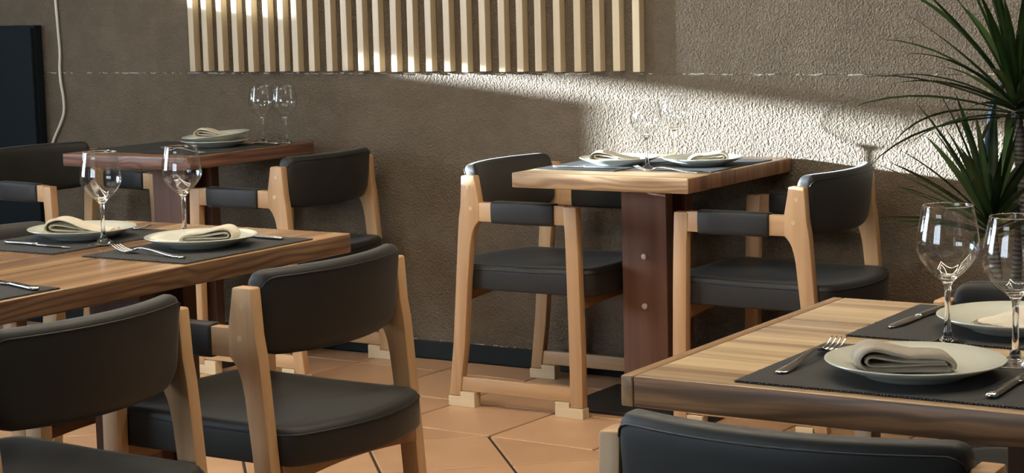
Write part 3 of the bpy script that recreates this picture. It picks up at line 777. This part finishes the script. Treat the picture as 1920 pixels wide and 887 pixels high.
# front left table
placemat(-2.838, 3.175, z, .295, .42, 'dark placemat under the right plate of the front left table', 0, 21)
placemat(-3.218, 3.175, z, .295, .42, 'dark placemat under the left plate of the front left table', 0, 22)
placemat(-2.838, 2.40, z, .295, .42, 'dark placemat cut off by the left edge of the picture, nearest on its table', 0, 23)
plate(-2.847, 3.190, z+MZ, 'plate with a rolled napkin on the right of the front left table')
plate(-3.217, 3.200, z+MZ, 'plate with a loosely folded napkin on the left of the front left table')
napkin('roll', -2.830, 3.205, z+MZ+.008, PI+.42, 'beige napkin rolled with its open end to the right on the front left table', LINEN, 5, .95)
napkin('fold', -3.225, 3.190, z+MZ+.008, .45, 'beige napkin loosely folded on the left plate of the front left table', LINEN, 6, 1.05)
glass(-3.088, 3.137, z+MZ, 'wine glass before the left plate of the front left table, leftmost of all glasses', .985)
glass(-3.035, 3.345, z+.0002, 'wine glass behind the right plate of the front left table', .985)
fork(-2.743, 3.018, z+MZ, PI-.12, 'fork in front of the right plate on the front left table')
knife(-2.736, 3.336, z+MZ, PI-.12, 'knife behind the right plate on the front left table')
knife(-3.308, 3.052, z+MZ, -.05, 'knife in front of the left plate on the front left table')
fork(-3.37, 3.345, z+MZ, .10, 'fork half hidden behind the left plate of the front left table')
knife(-2.699, 2.560, z+MZ, PI-.28, 'knife on the placemat at the left edge of the picture')
# sunlit table
placemat(-2.966, 5.215, z, .275, .42, 'placemat on the left half of the sunlit table', 0, 31)
placemat(-2.676, 5.275, z, .275, .42, 'placemat on the right half of the sunlit table', 0, 32)
plate(-2.915, 5.190, z+MZ, 'left plate on the sunlit table')
plate(-2.662, 5.255, z+MZ, 'right plate on the sunlit table')
napkin('fold', -2.94, 5.185, z+MZ+.008, .25, 'napkin folded on the left plate of the sunlit table', LINEN, 7, .95)
napkin('roll', -2.645, 5.265, z+MZ+.008, PI+.45, 'napkin rolled on the right plate of the sunlit table', LINEN, 8, .9)
glass(-2.775, 5.108, z+.0002, 'left wine glass on the sunlit table', 1.0)
glass(-2.850, 5.430, z+.0002, 'right wine glass on the sunlit table, nearer the wall', .99)
fork(-2.56, 5.030, z+.0003, PI-.08, 'fork at the right front of the sunlit table')
knife(-3.065, 5.045, z+MZ, .05, 'knife at the left front of the sunlit table')
# far left table
z = .774
placemat(-4.815, 5.165, z, .272, .42, 'placemat on the left half of the far left table', 0, 41)
placemat(-4.530, 5.150, z, .272, .42, 'placemat on the right half of the far left table', 0, 42)
plate(-4.584, 5.235, z+MZ, 'lower plate of the stacked pair on the far left table', s=.98)
plate(-4.584, 5.240, z+MZ+.021, 'upper tilted plate of the stacked pair on the far left table', rot=(.055, -.06, 0), s=.98)
napkin('fold', -4.60, 5.235, z+MZ+.032, .35, 'napkin folded on the stacked plates of the far left table', LINEN, 9, .9)
glass(-4.529, 5.430, z+.0002, 'left wine glass of the pair on the far left table')
glass(-4.428, 5.436, z+.0002, 'right wine glass of the pair on the far left table')
knife(-4.400, 5.362, z+MZ, PI+.08, 'knife beside the stacked plates on the far left table')
fork(-4.42, 4.99, z+MZ, PI-.15, 'fork in front of the stacked plates on the far left table')

# ------------------------------------------------------------------ plant
PX, PY = -1.475, 4.55
pl = thing('potted_dracaena', 'spiky green dracaena with bare stems at the right edge', 'plant', (PX, PY, 0))
pot = obj('pot', lathe([(0, 0.0), (.13, 0), (.14, .01), (.185, .36), (.19, .385), (.178, .388), (.17, .37), (.165, .345), (0, .345)], 48), POTM, pl, True, 0.8)
obj('soil', lathe([(0, .346), (.164, .346), (.15, .356), (0, .36)], 32), SOIL, pl, True)
def stem(path, r0, r1):
    P = smooth_path(path, 6); m = len(P)
    obj('stem', tube(P, [r0+(r1-r0)*i/(m-1) for i in range(m)], 10), BARK, pl, True)
T1 = Vector((.008, .0, .985)); T2 = Vector((-.045, -.02, .70)); T3 = Vector((.03, .03, 1.02))
stem([(0.03, .0, .34), (.045, .0, .5), (.035, 0, .72), (.02, 0, .86), tuple(T1)], .017, .013)
stem([(-.01, .02, .34), (.0, .025, .55), (.018, .02, .78), (.012, .02, .93)], .014, .011)
stem([(-.03, -.02, .34), (-.02, -.03, .5), tuple(T2)], .016, .013)
def leaf(base, az, el, length, width, droop, twist=0.0):
    bm = bmesh.new(); n = 8; rows = []
    p = Vector(base); e = el; d = length/n
    side0 = Vector((-math.sin(az), math.cos(az), 0))
    for i in range(n+1):
        t = i/n
        dirv = Vector((math.cos(az)*math.cos(e), math.sin(az)*math.cos(e), math.sin(e)))
        nrm = side0.cross(dirv) * -1
        w = width/2 * (0.55 + 0.45*math.sin(min(1, t*3)*PI/2)) * (1 - t**2.2) + .0004
        sd = (side0*math.cos(twist*t) + nrm*math.sin(twist*t))
        rows.append((bm.verts.new(p - sd*w + nrm*w*.35), bm.verts.new(p), bm.verts.new(p + sd*w + nrm*w*.35)))
        p = p + dirv*d; e -= droop/n*(0.4+1.2*t)
    for A, B in zip(rows[:-1], rows[1:]):
        bm.faces.new((A[0], A[1], B[1], B[0])); bm.faces.new((A[1], A[2], B[2], B[1]))
    # a little thickness: a second skin just under
    ext = bmesh.ops.solidify(bm, geom=bm.faces[:], thickness=.0008)
    return obj('leaf', bm, LEAF, pl, True)
rnd = random.Random(3)
def rosette(c, n, L, wd, elmin, elmax, spread):
    for i in range(n):
        t = (i+.5)/n
        az = i*2.39996 + rnd.uniform(-.2, .2)
        el = elmin + (elmax-elmin)*t + rnd.uniform(-.1, .1)
        base = (c[0] + math.cos(az)*.012, c[1]+math.sin(az)*.012, c[2] + .075*t - .02)
        leaf(base, az, el, L*rnd.uniform(.75, 1.1), wd*rnd.uniform(.8, 1.1), rnd.uniform(.3, 1.0)*spread*(1.2-.6*t), rnd.uniform(-.5, .5))
rosette(T1, 56, .37, .027, -.10, 1.35, 1.0)
rosette(T2, 44, .32, .029, .10, 1.35, .6)
# hoop behind the plant
hp = thing('metal_hoop', 'glossy dark oval hoop standing behind the green dracaena', 'hoop stand', (-1.578, 4.92, 0), .55)
ring = [(.080*math.cos(a), 0, .880 + .180*math.sin(a)) for a in [2*PI*k/48 for k in range(48)]]
obj('ring', tube(ring, .010, 10, closed=True), HOOPM, hp, True)
obj('pole', tube([(0, 0, .015), (0, 0, .695)], .009, 10), HOOPM, hp, True)
obj('base', lathe([(0, 0), (.11, 0), (.112, .006), (.10, .014), (.02, .018), (0, .018)], 32), HOOPM, hp, True, 0.7)
